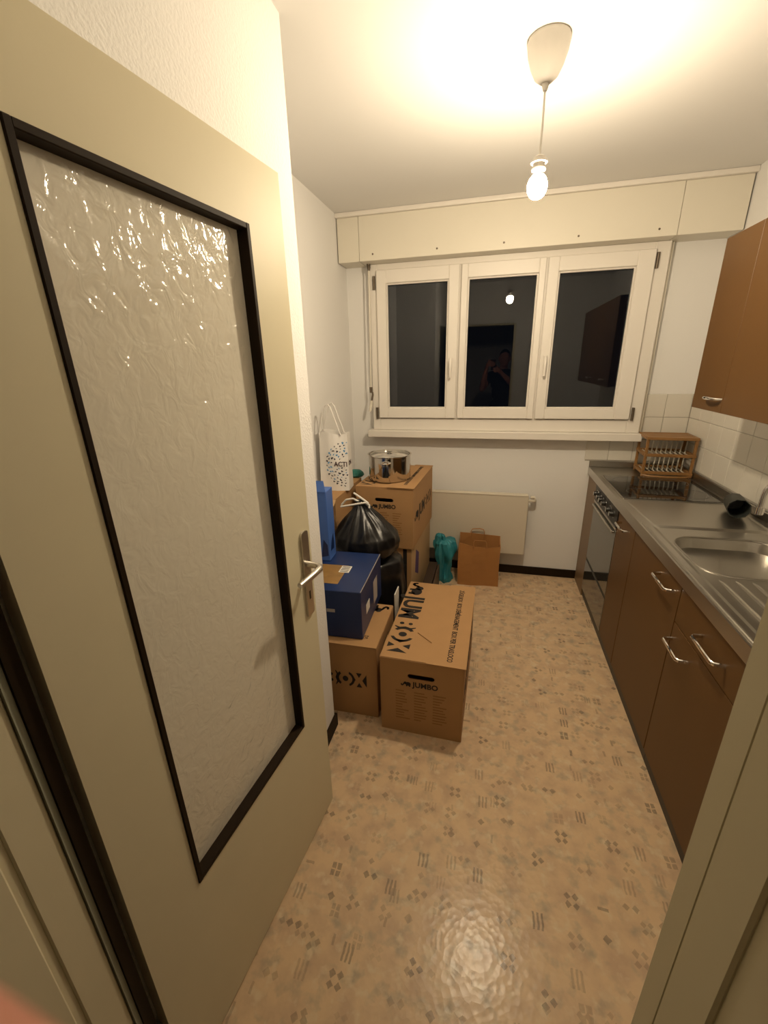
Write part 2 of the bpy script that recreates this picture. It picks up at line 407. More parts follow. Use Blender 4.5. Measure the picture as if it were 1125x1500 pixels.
sl = struct(box('trim_3', M_WHITEP, -.906, .975, 3.105, YW, 1.100, 1.149, None, .004, 2), 'white window sill board')
# crank for the shutter
ck = thing('shutter_crank', 'thin shutter crank rod with bronze joint hanging left of the window', 'crank', (-.868, 3.128, 1.34))
MB().tube([(0, 0, .925), (-.004, -.002, .5), (-.010, -.004, .11)], .0055, 8).build('rod', M_PANEL, ck, True)
MB().tube([(-.004, .01, .928), (0, 0, .905), (0, 0, .885)], [.013, .012, .008], 10).build('top_joint', M_HINGE, ck, True)
m = MB(); m.tube([(-.010, -.004, .125), (-.010, -.004, .085)], .011, 10); m.tube([(-.010, -.004, .095), (.004, -.012, .085), (.006, -.016, .07), (-.004, -.02, .02)], .007, 10)
m.build('crank_arm', M_HINGE, ck, True)
MB().tube([(-.004, -.02, .03), (-.008, -.024, -.01), (-.018, -.028, -.05)], [.010, .012, .009], 10).build('grip', M_PANEL, ck, True)

# radiator
rd = thing('radiator', 'flat cream panel radiator on the wall under the window', 'radiator')
rm = MB(); rm.box(-.92, .306, 3.118, 3.160, .205, .682, .008, 2); rm.build('panel', M_RAD, rd)
box('top_edge', M_RAD, -.915, .300, 3.114, 3.164, .676, .690, rd, .004)
for x in (-.7, .12): box('bracket', M_RAD, x, x+.03, 3.16, YW-.001, .25, .62, rd)
m = MB(); m.tube([(.30, 3.14, .640), (.345, 3.14, .640), (.352, 3.15, .640), (.352, YW-.001, .640)], .010, 10); m.build('pipe', M_RAD, rd, True)
MB().tube([(.318, 3.14, .668), (.345, 3.14, .668)], .012, 12).build('valve', M_RAD, rd, True)

# tiles on both walls
t0 = MB().box(-.0735, .0735, 0, .007, -.0735, .0735, .0018)
tile0 = t0.build('tile', M_TILE, wall_back); first = [True]
def tile(px, py, pz, rz, par, sx=1, sz=1):
    if first[0]: o = tile0; first[0] = False
    else: o = tile0.copy(); COL.objects.link(o)
    o.parent = par; o.location = (px, py, pz); o.rotation_euler = (0, 0, rz); o.scale = (sx, 1, sz)
for r in range(3):
    z = 1.3225-.15*r+.0
    for c in range(4):
        x = XR-.008-.075-.15*c
        if r == 2: tile(x, YW-.008, z, 0, wall_back)
        elif c < 1: tile(x, YW-.008, z, 0, wall_back)
        elif c == 1: tile(x+.005, YW-.008, z, 0, wall_back, .92)
    for c in range(18):
        tile(XR-.008, YW-.008-.075-.15*c, z, -PI/2, wall_right)
struct(box('trim_4', M_GROUT, .668, XR-.0005, YW-.004, YW-.0003, .94, 1.098), 'grout bed of the tiles under the sill')
struct(box('trim_5', M_GROUT, .986, XR-.0005, YW-.004, YW-.0003, 1.0985, 1.397), 'grout bed of the tiles beside the window')
struct(box('trim_6', M_GROUT, XR-.004, XR-.0003, .50, YW-.004, .94, 1.397), 'grout bed of the tiles over the worktop')

# ------------------------------------------------------------------ door
DH = Vector((-.602, .357)); DF = Vector((-.520, 1.102)); dv = DF-DH; DL = dv.length
door = thing('door_1', 'cream kitchen door with hammered glass, standing open', None, (DH.x, DH.y, .008), math.atan2(dv.y, dv.x), kind='structure')
# local: x along leaf from hinge, y = +back (towards the wall), z up ; front face at y=0
DT = .031; DZ = 2.046; g0, g1, gz0, gz1 = .190*DL, .815*DL, .505, 1.910
m = MB(); m.box(0, g0, 0, DT, 0, DZ); m.box(g1, DL, 0, DT, 0, DZ); m.box(g0, g1, 0, DT, 0, gz0); m.box(g0, g1, 0, DT, gz1, DZ)
bmesh.ops.remove_doubles(m.bm, verts=m.bm.verts, dist=1e-5)
m.build('leaf', M_CREAM, door)
frame_mb(g0, g1, gz0, gz1, -.004, DT+.003, .012, .012, .012, .012, .0015).build('glazing_bead', M_BROWN, door)
box('glass_pane', M_DGLASS, g0+.008, g1-.008, .023, .028, gz0+.008, gz1-.008, door)
hx = DL-.040; hz = 1.028
hp = MB(); hp.prism([(-.0185, -.155), (.0185, -.155), (.0185, .118)] + [(.0185*math.cos(a), .118+.010*math.sin(a)) for a in [PI*i/8 for i in range(1, 8)]] + [(-.0185, .118)], (hx, -.0005, hz), (1, 0, 0), (0, 0, 1), .007)
hpo = hp.build('handle_plate', M_ALU, door)
box('keyhole', M_BLACK, hx-.004, hx+.004, -.0082, -.004, hz-.100, hz-.072, hpo)
m = MB(); m.tube([(hx, -.006, hz+.02), (hx, -.040, hz+.02), (hx-.004, -.052, hz+.0195), (hx-.016, -.058, hz+.019), (hx-.05, -.056, hz+.016), (hx-.115, -.050, hz+.013)], [.010, .010, .0102, .0102, .0098, .009], 14)
m.build('lever_handle', M_ALU, door, True)
for z in (.22, 1.83): MB().tube([(-.004, .024, z-.04), (-.004, .024, z+.04)], .005, 10).build('hinge', M_ALU, door, True)

# ------------------------------------------------------------------ pendant lamp
LX, LY = .103, 1.762
lp = thing('pendant_lamp', 'bare glowing bulb on a white cord under a grey-white ceiling cup', 'lamp', (LX, LY, H))
MB().lathe([(0, 0), (.062, 0), (.064, -.008), (.060, -.035), (.050, -.066), (.036, -.092), (.018, -.106), (.0, -.109)], n=32).build('ceiling_cup', M_LAMPW, lp, True)
MB().lathe([(.010, -.105), (.009, -.118), (.006, -.126), (0, -.127)], n=14).build('cord_grip', M_LAMPW, lp, True)
MB().tube([(0, 0, -.12), (.001, 0, -.2), (.0, 0, -.298)], .0032, 8).build('cord', M_LAMPW, lp, True)
so = MB().lathe([(0, -.290), (.010, -.291), (.018, -.296), (.019, -.304), (.026, -.306), (.026, -.311), (.018, -.313), (.018, -.325), (.022, -.327), (.022, -.331), (.015, -.333), (.015, -.337), (0, -.337)], n=24).build('socket', M_LAMPW, lp, True)
em = bpy.data.materials.new('lit_bulb'); em.use_nodes = True; nt = em.node_tree; nt.nodes.remove(nt.nodes['Principled BSDF'])
e = nt.nodes.new('ShaderNodeEmission'); e.inputs[0].default_value = (*BULB_COLOR, 1); e.inputs[1].default_value = BULB_STRENGTH
nt.links.new(e.outputs[0], nt.nodes['Material Output'].inputs[0])
MB().lathe([(.014, -.334), (.016, -.340), (.0195, -.3455), (0, -.3455)], n=20).build('bulb_cap', M_LAMPW, lp, True)
MB().lathe([(0, -.346), (.019, -.346), (.027, -.355), (.0315, -.367), (.0325, -.378), (.030, -.391), (.0235, -.403), (.013, -.410), (0, -.4125)], n=16).build('bulb', em, lp, True)

# ------------------------------------------------------------------ kitchen units
CX = .698; DXF = .708     # worktop front, door fronts
def base_unit(y0, y1, label, fronts, group='brown base units under the steel worktop'):
    u = thing('base_cabinet', label, 'cabinet', (DXF, (y0+y1)/2, 0), 0, group)
    hw = (y1-y0)/2
    m = MB()
    m.box(.022, XR-DXF-.002, -hw+.0005, -hw+.018, .062, .70); m.box(.022, XR-DXF-.002, hw-.018, hw-.0005, .062, .70)
    m.box(.022, XR-DXF-.002, -hw+.018, hw-.018, .062, .08); m.box(XR-DXF-.02, XR-DXF-.002, -hw+.018, hw-.018, .08, .70)
    m.box(.022, .06, -hw+.0005, hw-.0005, .70, .846)
    m.build('carcass', M_LAMD, u)
    box('plinth', M_BLACK, .012, .03, -hw, hw, 0, .062, u)
    for f in fronts:
        kind, a, b, z0, z1, hy, hz = f
        d = box(kind, M_LAM, 0, .019, a-(y0+y1)/2+.0015, b-(y0+y1)/2-.0015, z0, z1, u, .001)
        c = (hy[0]+hy[1])/2-(y0+y1)/2; w2 = (hy[1]-hy[0])/2
        m = MB(); m.tube([(.001, c-w2, hz), (-.028, c-w2+.004, hz), (-.034, c-w2+.012, hz), (-.034, c+w2-.012, hz), (-.028, c+w2-.004, hz), (.001, c+w2, hz)], .0052, 8, flat=1.4)
        m.build('handle', M_CHROME, d, True)
    return u
base_unit(2.112, 2.398, 'narrow brown base cabinet between the oven and the sink cabinet', [('door', 2.112, 2.398, .064, .846, (2.19, 2.33), .800)])
base_unit(1.562, 2.110, 'wide brown sink cabinet with one tall door and chrome handle', [('door', 1.562, 2.110, .064, .846, (1.605, 1.755), .795)])
base_unit(1.012, 1.560, 'brown base cabinet with a drawer above its door', [('drawer', 1.012, 1.560, .698, .846, (1.215, 1.365), .768), ('door', 1.012, 1.560, .064, .694, (1.405, 1.545), .630)])
base_unit(.470, 1.010, 'brown base cabinet at the worktop end beside the doorway', [('door', .470, 1.010, .064, .846, (.85, .98), .795)])
fp = box('filler_panel', mat('pale_brown_laminate', (.20, .125, .065), .45), DXF+.002, XR-.002, 2.955, YW-.013, 0, .846); tag(fp, 'narrow pale brown filler panel between oven and window wall', 'panel')
# oven
ov = thing('oven', 'built-in oven with black knob panel and mirrored glass door', 'oven', (DXF, 2.676, 0))
hw = .275
box('body', M_BLACK, .022, .55, -hw, hw, .062, .846, ov)
box('plinth', M_BLACK, .012, .03, -hw, hw, 0, .062, ov)
box('control_panel', M_BLACK, -.004, .022, -hw+.002, hw-.002, .738, .846, ov, .002)
kn0 = None
for i, y in enumerate((.205, .125, .065, -.005, -.120, -.195)):
    m = MB(); m.lathe([(0, .024), (.013, .024), (.015, .020), (.017, .004), (.021, .002), (.021, 0), (0, 0)], n=18)
    k = m.build('knob', M_BLACK, ov, True); k.rotation_euler = (0, -PI/2, 0); k.location = (-.0045, y, .796)
    MB().box(-.012, .012, -.0015, .0015, .0245, .026).build('knob_mark', M_STICK, k)
    MB().lathe([(.0215, .0), (.0235, .0), (.0235, .0015), (.0215, .0015)], n=18).build('knob_ring', M_CHROME, k, True)
box('trim_strip', M_STEEL, -.003, .02, -hw+.002, hw-.002, .722, .736, ov, .001)
dr = box('door', M_OVGLASS, .000, .021, -hw+.003, hw-.003, .312, .720, ov, .002)
box('handle', M_STEEL, -.016, 0, -hw+.02, hw-.02, .700, .714, dr, .002)
box('gap_strip', M_BLACK, .003, .021, -hw+.003, hw-.003, .294, .311, ov)
box('drawer', M_OVGLASS, .000, .021, -hw+.003, hw-.003, .066, .293, ov, .002)

# worktop with sink
wt = thing('worktop', 'stainless steel worktop with pressed sink and ridged drainer', 'worktop', (0, 0, 0))
WT = .900; x0, x1, y0, y1 = CX, XR-.009, .472, YW-.009
SX0, SX1, SY0, SY1 = .742, 1.215, .62, 2.045; SD = .007     # sunken sink deck
BX0, BX1, BY0, BY1, BR = .772, 1.165, 1.560, 1.935, .10
def rrect(a0, a1, b0, b1, r, n=8):
    P = []
    for cx_, cy_, s_ in ((a1-r, b1-r, 0), (a0+r, b1-r, 1), (a0+r, b0+r, 2), (a1-r, b0+r, 3)):
        for i in range(n+1):
            a = PI/2*s_+PI/2*i/n; P.append((cx_+r*math.cos(a), cy_+r*math.sin(a)))
    return P
def ring_fill(bm, outer, inner, z):
    vo = [bm.verts.new((p[0], p[1], z)) for p in outer]; vi = [bm.verts.new((p[0], p[1], z)) for p in inner]
    es = []
    for L_ in (vo, vi):
        for i in range(len(L_)): es.append(bm.edges.new((L_[i], L_[(i+1) % len(L_)])))
    bmesh.ops.triangle_fill(bm, use_beauty=True, use_dissolve=False, edges=es)
    return vo, vi
m = MB(); bm = m.bm
deck = rrect(SX0, SX1, SY0, SY1, .02, 4)
vo, vi = ring_fill(bm, [(x1, y1), (x0, y1), (x0, y0), (x1, y0)], deck, WT)
lo = [bm.verts.new((v.co.x, v.co.y, .848)) for v in vo]
for i in range(4): bm.faces.new((vo[i], vo[(i+1) % 4], lo[(i+1) % 4], lo[i]))
bm.faces.new(lo)
deck2 = rrect(SX0+.018, SX1-.018, SY0+.018, SY1-.018, .02, 4)
bowl = rrect(BX0, BX1, BY0, BY1, BR)
vd, vb = ring_fill(bm, deck2, bowl, WT-SD)
for i in range(len(vi)): bm.faces.new((vi[i], vi[(i+1) % len(vi)], vd[(i+1) % len(vd)], vd[i]))
prev = vb
for ins, z, r in ((.003, WT-SD-.004, BR), (.007, WT-SD-.02, BR), (.022, WT-.13, BR), (.034, WT-.15, BR-.01), (.06, WT-.158, BR-.03)):
    cur = [bm.verts.new((p[0], p[1], z)) for p in rrect(BX0+ins, BX1-ins, BY0+ins, BY1-ins, max(.02, r-ins*.3))]
    for i in range(len(prev)): bm.faces.new((prev[i], prev[(i+1) % len(prev)], cur[(i+1) % len(cur)], cur[i]))
    prev = cur
bm.faces.new(prev)
m.build('top_sheet', M_STEEL, wt, True, 17)
m = MB(); m.tube([(CX+.016, y0, WT), (CX+.016, 2.06, WT)], .007, 10); m.build('front_bead', M_STEEL, wt, True)
m = MB(); rim = rrect(BX0, BX1, BY0, BY1, BR); m.tube([(a, b, WT-SD) for a, b in rim+rim[:2]], .0035, 8, False); m.build('bowl_rim', M_STEEL, wt, True)
for i in range(8):
    x = .800+.050*i
    m = MB(); m.tube([(x, 1.535-.0, WT-SD-.004), (x, 1.50, WT-SD+.001), (x, 1.46, WT-SD+.001), (x, .76, WT-SD+.001), (x, .72, WT-SD-.004)], [.004, .006, .0075, .0075, .004], 8)
    m.build('drainer_ridge', M_STEEL, wt, True)
MB().lathe([(.0, .004), (.022, .003), (.034, .0045), (.038, .001), (.038, 0)], ((BX0+BX1)/2, (BY0+BY1)/2, WT-.158), 20).build('drain', M_CHROME, wt, True)
m = MB(); m.box(CX+.0, XR-.009, YW-.022, YW-.009, WT, .942, .003); m.box(XR-.022, XR-.009, .474, YW-.022, WT, .942, .003); m.build('upstand', M_STEEL, wt)
# hob
hb = thing('hob', 'black glass ceramic hob set in the steel worktop', 'hob', (.975, 2.690, WT))
box('frame', M_STEEL, -.252, .252, -.264, .258, -.001, .004, hb, .0015)
box('glass_top', M_BGLASS, -.244, .244, -.256, .250, .0035, .0062, hb, .001)
for x, y, r in ((-.12, .12, .09), (.12, .12, .075), (-.12, -.12, .075), (.12, -.12, .09)):
    MB().lathe([(r, .0063), (r+.003, .0063), (r+.003, .0066), (r, .0066)], (x, y, 0), 36).build('cooking_ring', mat('ring_print', (.05, .05, .05), .3), hb)
# faucet
fc = thing('faucet', 'chrome swan-neck faucet over the steel sink', 'faucet', (1.190, 1.735, WT-SD))
MB().lathe([(0, 0), (.028, 0), (.028, .01), (.022, .016), (.021, .075), (.017, .082), (0, .083)], n=22).build('base', M_CHROME, fc, True)
m = MB(); pts = []
tipv = Vector((-.125, .165, .140)); 
for i in range(15):
    a = PI*i/14
    t = (1-math.cos(a))/2
    pts.append((tipv.x*t, tipv.y*t, .21+.085*math.sin(a)))
pts = [(0, 0, .07), (0, 0, .15)] + pts + [(tipv.x*1.0, tipv.y*1.0, .16), (tipv.x, tipv.y, .142)]
m.tube(pts, .0105, 12); m.build('spout', M_CHROME, fc, True)
MB().tube([(tipv.x, tipv.y, .158), (tipv.x, tipv.y, .130)], .0135, 12).build('aerator', M_CHROME, fc, True)
MB().tube([(.0, 0, .08), (.012, -.02, .096), (.02, -.07, .112)], [.010, .009, .007], 10).build('lever', M_CHROME, fc, True)
# wooden dish rack
rk = thing('dish_rack', 'small three-tier wooden dish rack in the worktop corner', 'rack', (1.108, 3.062, WT), -.06)
for x in (-.132, .132):
    for y in (-.098, .098): box('post', M_WOOD, x-.008, x+.008, y-.008, y+.008, 0, .252, rk, .002)
for z, dy in ((.026, 0), (.140, 0), (.246, 0)):
    m = MB()
    m.box(-.142, .142, -.112, -.090, z-.009, z+.009, .002); m.box(-.142, .142, .090, .108, z-.009, z+.009, .002)
    m.box(-.144, -.122, -.09, .09, z-.008, z+.008, .002); m.box(.122, .144, -.09, .09, z-.008, z+.008, .002)
    sh = m.build('shelf_frame', M_WOOD, rk)
    if z > .2:
        for i in range(4): box('slat', M_WOOD, -.122, .122, -.082+.043*i, -.048+.043*i, z-.004, z+.006, sh, .001)
    else:
        for i in range(9):
            x = -.108+.027*i
            MB().tube([(x, -.09, z), (x, .09, z)], .004, 6).build('dowel', M_DOWEL, sh, True)
for i in range(9):
    x = -.108+.027*i
    MB().tube([(x, -.01, .140), (x+.022, .045, .240)], .0042, 6).build('plate_peg', M_DOWEL, rk, True)
    MB().tube([(x, -.01, .028), (x+.020, .045, .132)], .0042, 6).build('plate_peg', M_DOWEL, rk, True)
MB().tube([(-.138, -.10, .012), (-.10, -.122, .008), (0, -.134, .007), (.10, -.122, .008), (.138, -.10, .012)], .008, 8).build('front_rail', M_WOOD, rk, True)
# tumbler on its side
ax = Vector((-.062, -.225, 0)); tl = thing('tumbler', 'dark grey plastic tumbler lying on its side by the tap', 'tumbler', (1.186, 2.330, WT+.0475), math.atan2(ax.y, ax.x))
m = MB(); m.lathe([(0, 0), (.041, 0), (.043, .004), (.047, .135), (.0435, .135), (.040, .008), (0, .008)], n=9)
t_ = m.build('cup', M_DGREY, tl, True); t_.rotation_euler = (0, PI/2, 0); t_.location = (0, 0, 0)
t_.data.transform(Matrix.Translation((0, 0, 0)))
# upper cabinets
for i, (a, b, lab) in enumerate(((2.068, 2.343, 'narrow brown wall cabinet at the hob end of the row'), (1.518, 2.066, 'wide brown wall cabinet above the sink'), (.968, 1.516, 'wide brown wall cabinet above the drainer, at the doorway end'))):
    u = thing('wall_cabinet', lab, 'cabinet', (.921, (a+b)/2, 1.400), 0, 'brown wall cabinets over the worktop')
    hw = (b-a)/2
    m = MB(); D = XR-.921-.0095
    m.box(.02, D, -hw, -hw+.018, .002, .69); m.box(.02, D, hw-.018, hw, .002, .69); m.box(.02, D, -hw, hw, .002, .02); m.box(.02, D, -hw, hw, .672, .69); m.box(D-.012, D, -hw, hw, .002, .69)
    m.build('carcass', M_LAM, u)
    d = box('door', M_LAM, 0, .019, -hw, hw, 0, .69, u, .001)
    c = -hw+.072; z = .055; m = MB()
    m.tube([(.001, c-.062, z), (-.020, c-.055, z), (-.027, c-.03, z), (-.029, c, z), (-.027, c+.03, z), (-.020, c+.055, z), (.001, c+.062, z)], [.005, .006, .007, .0085, .007, .006, .005], 10)
    m.build('handle', M_CHROME, d, True)

# ------------------------------------------------------------------ moving boxes
def elephant(m, o, U, V, s, dz):
    P = lambda poly: m.prism([(a*s, b*s) for a, b in poly], o, U, V, dz)
    P(disc(.62, .42, .36, .30)); P(disc(.24, .52, .20, .22))
    P([(.34, 0), (.50, 0), (.50, .3), (.34, .3)]); P([(.74, 0), (.92, 0), (.94, .4), (.74, .3)])
    pts = [(.12, .50), (.02, .38), (-.04, .22), (-.14, .12), (-.26, .16), (-.28, .30)]
    for (a, b), (c, d) in zip(pts, pts[1:]):
        n = Vector((-(d-b), c-a)).normalized()*.075
        P([(a-n.x, b-n.y), (c-n.x, d-n.y), (c+n.x, d+n.y), (a+n.x, b+n.y)])
        P(disc(c, d, .075, n=10))
def logo(par, o, U, V, h, name='printed_logo', dz=.0004):
    """elephant, JUM in solid letters and BOX cut out in negative, height h, reading along U"""
    o = Vector(o); U = Vector(U).normalized(); V = Vector(V).normalized()
    m = MB(); elephant(m, o+U*h*.28, U, V, h*.98, dz); m.build(name, M_INK, par)
    text_mesh('printed_letters', 'JUM', h*1.36, M_INK, o+U*h*1.42, U, V, par, .88, .035, dz/2)
    m = MB(); q = o+U*h*3.72
    P = lambda poly: m.prism([(a*h, b*h) for a, b in poly], q, U, V, dz)
    P(disc(.20, .70, .09, .10)); P(disc(.20, .28, .10, .11))                          # B counters
    P([(.44, 0), (.50, 0), (.62, .18), (.54, .5), (.62, .82), (.50, 1), (.44, 1), (.53, .75), (.45, .5), (.53, .25)])
    P(disc(1.06, .5, .17, .19))                                                        # O counter
    k = 8
    arc = lambda cx_, r, a0, a1: [(cx_+r*math.cos(a0+(a1-a0)*i/k), .5+r*1.0*math.sin(a0+(a1-a0)*i/k)) for i in range(k+1)]
    P(arc(1.06, .56, PI*.70, PI*1.30)[::-1] + [(.60, 0.02), (.60, .98)][0:0] + arc(1.06, .40, PI*.72, PI*1.28))
    P(arc(1.06, .56, -PI*.36, PI*.36) + arc(1.06, .42, PI*.33, -PI*.33))
    P([(1.72, 1), (2.06, 1), (1.89, .68)]); P([(1.72, 0), (2.06, 0), (1.89, .32)])      # X in negative
    P([(2.34, .06), (2.34, .94), (2.08, .5)]); P([(1.50, .2), (1.50, .8), (1.68, .5)])
    m.build(name, M_INK, par)
def moving_box(label, loc, rz, w, l, h, lid='closed', group='printed cardboard moving boxes', m_=None, text=True, lidtext=True):
    """local: x in [-w/2,w/2], y in [0,l] (y=0 is the end panel with the hand hole), z in [0,h]"""
    m_ = m_ or M_CARD
    b = thing('moving_box', label, 'box', loc, rz, group)
    t = .005
    box('base_panel', m_, -w/2+t, w/2-t, t, l-t, .0, t, b)
    box('side_panel', m_, -w/2, -w/2+t, 0, l, 0, h, b, .001); box('side_panel', m_, w/2-t, w/2, 0, l, 0, h, b, .001)
    for yy in (0, l-t):
        m = MB(); bm = m.bm
        sw, sh_, zc = .048, .0125, h*.80
        slot = [(-sw+sh_*math.cos(a), zc+sh_*math.sin(a)) for a in [PI/2+PI*i/6 for i in range(7)]] + [(sw+sh_*math.cos(a), zc+sh_*math.sin(a)) for a in [-PI/2+PI*i/6 for i in range(7)]]
        vo, vi = ring_fill(bm, [(-w/2+t, 0), (w/2-t, 0), (w/2-t, h), (-w/2+t, h)], slot, 0)
        ret = bmesh.ops.extrude_face_region(bm, geom=bm.faces[:])
        bmesh.ops.translate(bm, verts=[v for v in ret['geom'] if isinstance(v, bmesh.types.BMVert)], vec=(0, 0, t))
        bmesh.ops.transform(bm, matrix=Matrix(((1, 0, 0, 0), (0, 0, 1, yy), (0, 1, 0, 0), (0, 0, 0, 1))), verts=bm.verts)
        m.build('end_panel', m_, b)
    # lid
    box('lid_flap', m_, -w/2, w/2, .002, l-.002, h, h+.004, b, .0012)
    if lid == 'closed':
        ov_ = [(.56, -.012), (.57, .20), (.36, .29), (.36, .80), (.64, .83), (.66, 1.0), (1.012, 1.0), (1.02, -.012)]
        MB().prism([((u-.5)*w, v*l) for u, v in ov_], (0, 0, h+.0045), (1, 0, 0), (0, 1, 0), .0045).build('lid_flap', m_, b)
    if lidtext:
        hh = .104*l/.695
        # reads from the far end towards the hand-hole end, along the left edge
        logo(b, (-w/2+.014, l-.02, h+.0046), (0, -1, 0), (1, 0, 0), hh)
        text_mesh('printed_words', 'ZÜGELBOX  BOX DÉMÉNAGEMENT  BOX PER TRASLOCO', .034*min(1, l/.695), M_INK, (w/2-.078, l-.055, h+.0096), (0, -1, 0), (1, 0, 0), b, .70*min(1, l/.695), .016)
    if text:
        # end panel print
        m = MB(); elephant(m, Vector((-.078, -.0006, h*.66)), (1, 0, 0), (0, 0, 1), .034, .0004); m.build('printed_logo', M_INK, b)
        text_mesh('printed_letters', 'JUMBO', .038, M_INK, (-.036, -.0006, h*.665), (1, 0, 0), (0, 0, 1), b, .95, .03)
        m = MB(); rr = random.Random(3)
        for c in range(3):
            for k in range(11):
                x = -.115+.085*c; z = h*.58-.0155*k
                wd_ = rr.uniform(.03, .066)
                m.box(x, x+wd_, -.0007, -.0002, z, z+.006)
        m.build('printed_list', M_FAINT, b)['kind'] = 'stuff'
        # long sides
        logo(b, (w/2+.0004, .05, h*.42), (0, 1, 0), (0, 0, 1), .095*l/.695)
        logo(b, (-w/2-.0004, l-.05, h*.42), (0, -1, 0), (0, 0, 1), .095*l/.695)
    return b
# front box
moving_box('large printed cardboard moving box standing free on the floor, lid closed', (-.232, 1.484, 0), -.018, .372, .695, .402)
# box turned sideways beside it: its long side faces the doorway
moving_box('cardboard moving box carrying the dark blue carton, long side to the doorway', (-1.048, 1.716, 0), -PI/2+.012, .372, .600, .398)
# stack at the window
lb = thing('carton', 'lower plain cardboard carton under the box that carries the pot', 'box', (-.640, 2.485, 0), -.055)
w_, l_, h_ = .372, .615, .478
box('side_panel', M_CARD2, -w_/2, -w_/2+.005, 0, l_, 0, h_, lb); box('side_panel', M_CARD2, w_/2-.005, w_/2, 0, l_, 0, h_, lb)
box('end_panel', M_CARD, -w_/2+.005, w_/2-.005, 0, .005, 0, h_, lb); box('end_panel', M_CARD, -w_/2+.005, w_/2-.005, l_-.005, l_, 0, h_, lb)
box('lid_flap', M_CARD, -w_/2, w_/2, 0, l_, h_, h_+.004, lb)
box('printed_stripe', M_INK, w_/2-.058, w_/2-.032, -.0008, -.0002, .0, h_-.004, lb)
MB().prism([(.10, .26), (.20, .20), (.22, .36), (.13, .42)], (w_/2+.0002, 0, 0), (0, 1, 0), (0, 0, 1), .0004).build('printed_diamond', mat('violet_ink', (.10, .06, .16), .7), lb)
moving_box('cardboard moving box on top of the stack by the window, carrying the pot', (-.632, 2.472, .4825), -.055, .380, .632, .405)

# pot with glass lid
pt = thing('cooking_pot', 'shiny stainless steel cooking pot with its lid inside the rim', 'pot', (-.640, 2.680, .8975))
MB().lathe([(0, .001), (.128, .001), (.136, .004), (.139, .012), (.139, .160), (.146, .165), (.146, .168), (.1365, .166), (.1365, .014), (.13, .008), (0, .008)], n=48).build('vessel', M_POT, pt, True)
MB().lathe([(.134, .146), (.134, .150), (.10, .158), (.05, .165), (.018, .168), (.018, .165), (.05, .162), (.10, .155), (.13, .147)], n=40).build('lid', mat('lid_enamel', (.62, .60, .56), .15, metal=.6), pt, True)
MB().lathe([(0, .166), (.008, .167), (.008, .176), (.016, .180), (.016, .188), (0, .190)], n=16).build('lid_knob', M_CHROME, pt, True)
for s_ in (-1, 1):
    a0 = -PI/2+.05 if s_ < 0 else PI/2+.05
    pts = []
    for k in range(9):
        f = k/8; a = a0+(f-.5)*.46; r = .1385+.028*math.sin(PI*f)
        pts.append((r*math.cos(a), r*math.sin(a), .132))
    MB().tube(pts, .0048, 8).build('loop_handle', M_CHROME, pt, True)

# stacked cartons by the wall behind the black sacks
for (z0, h_, lab, dx) in ((0, .690, 'tall brown carton against the recess wall behind the sacks', 0), (.6945, .178, 'low brown carton with a raised flap, under the white carrier bag', .006)):
    c = thing('carton', lab, 'box', (-.962+dx, 2.480, z0), -.01)
    box('end_panel', M_CARD, -.088, .088, -.26, -.255, 0, h_, c); box('end_panel', M_CARD, -.088, .088, .255, .26, 0, h_, c)
    box('side_panel', M_CARD, -.093, -.088, -.26, .26, 0, h_, c); box('side_panel', M_CARD, .088, .093, -.26, .26, 0, h_, c)
    box('lid_flap', M_CARD, -.093, .093, -.26, .26, h_, h_+.004, c)
    if z0 > 0:
        MB().prism([(-.1, 0), (.1, 0), (.09, .12), (-.09, .12)], (0, -.262, h_+.004), (1, 0, 0), (0, -.80, -.60), .004).build('raised_flap', M_CARD2, c)

# blue cartons
bb = thing('blue_carton', 'dark blue carton sealed with brown tape on the sideways moving box', 'box', (-.735, 1.572, .4082), .035)
w_, l_, h_ = .425, .415, .250
box('body', M_BLUE, -w_/2, w_/2, 0, l_, 0, h_, bb, .003)
box('packing_tape', M_TAPE, -w_/2-.0003+.03, .085, .06, .25, h_, h_+.0006, bb)
box('address_label', M_STICK, .052, .105, .175, .245, h_+.0006, h_+.0012, bb)
m = MB()
for k in range(4): m.box(.058, .098, .182+.016*k, .188+.016*k, h_+.0013, h_+.0015)
m.build('label_print', M_INK, bb)
box('side_label', mat('grey_label', (.42, .38, .36), .6), w_/2, w_/2+.0008, .235, .315, .05, .175, bb)
box('side_label', M_STICK, w_/2, w_/2+.0008, .085, .15, .085, .135, bb)
box('front_label', mat('grey_label', (.42, .38, .36), .6), .045, .085, -.0008, 0, .135, .152, bb)
m = MB()
for k, z in enumerate((.05, .07, .09, .11, .125)): m.box(.012+.004*(k % 2), .026+.003*(k % 3), -.0008, 0, z, z+.008)
m.build('front_print', M_STICK, bb)
box('edge_wear', mat('worn_edge', (.30, .28, .26), .8), w_/2-.003, w_/2+.0003, .002, l_-.002, h_-.002, h_+.0003, bb)
tb = thing('blue_carton', 'upright light blue carton with open top standing on the dark blue one', 'box', (-.868, 1.902, .6600), .04)
MB().box(-.095, .095, -.05, .05, 0, .375, .002).build('body', M_LBLUE, tb)
MB().prism([(-.095, 0), (.095, 0), (.08, .055), (-.08, .055)], (0, -.05, .375), (1, 0, 0), (0, .35, .94), .003).build('top_flap', M_LBLUE, tb)
m = MB(); m.prism([(.05, .02), (.088, .03), (.086, .09), (.066, .12)], (0, -.0502, 0), (1, 0, 0), (0, 0, 1), .0004); m.build('printed_patch', M_BLUE, tb)
m = MB(); m.prism([(.02, .05), (.075, .045), (.07, .13), (.035, .10)], (.0952, -.05, 0), (0, 1, 0), (0, 0, 1), .0004); m.build('printed_patch', M_BLUE, tb)

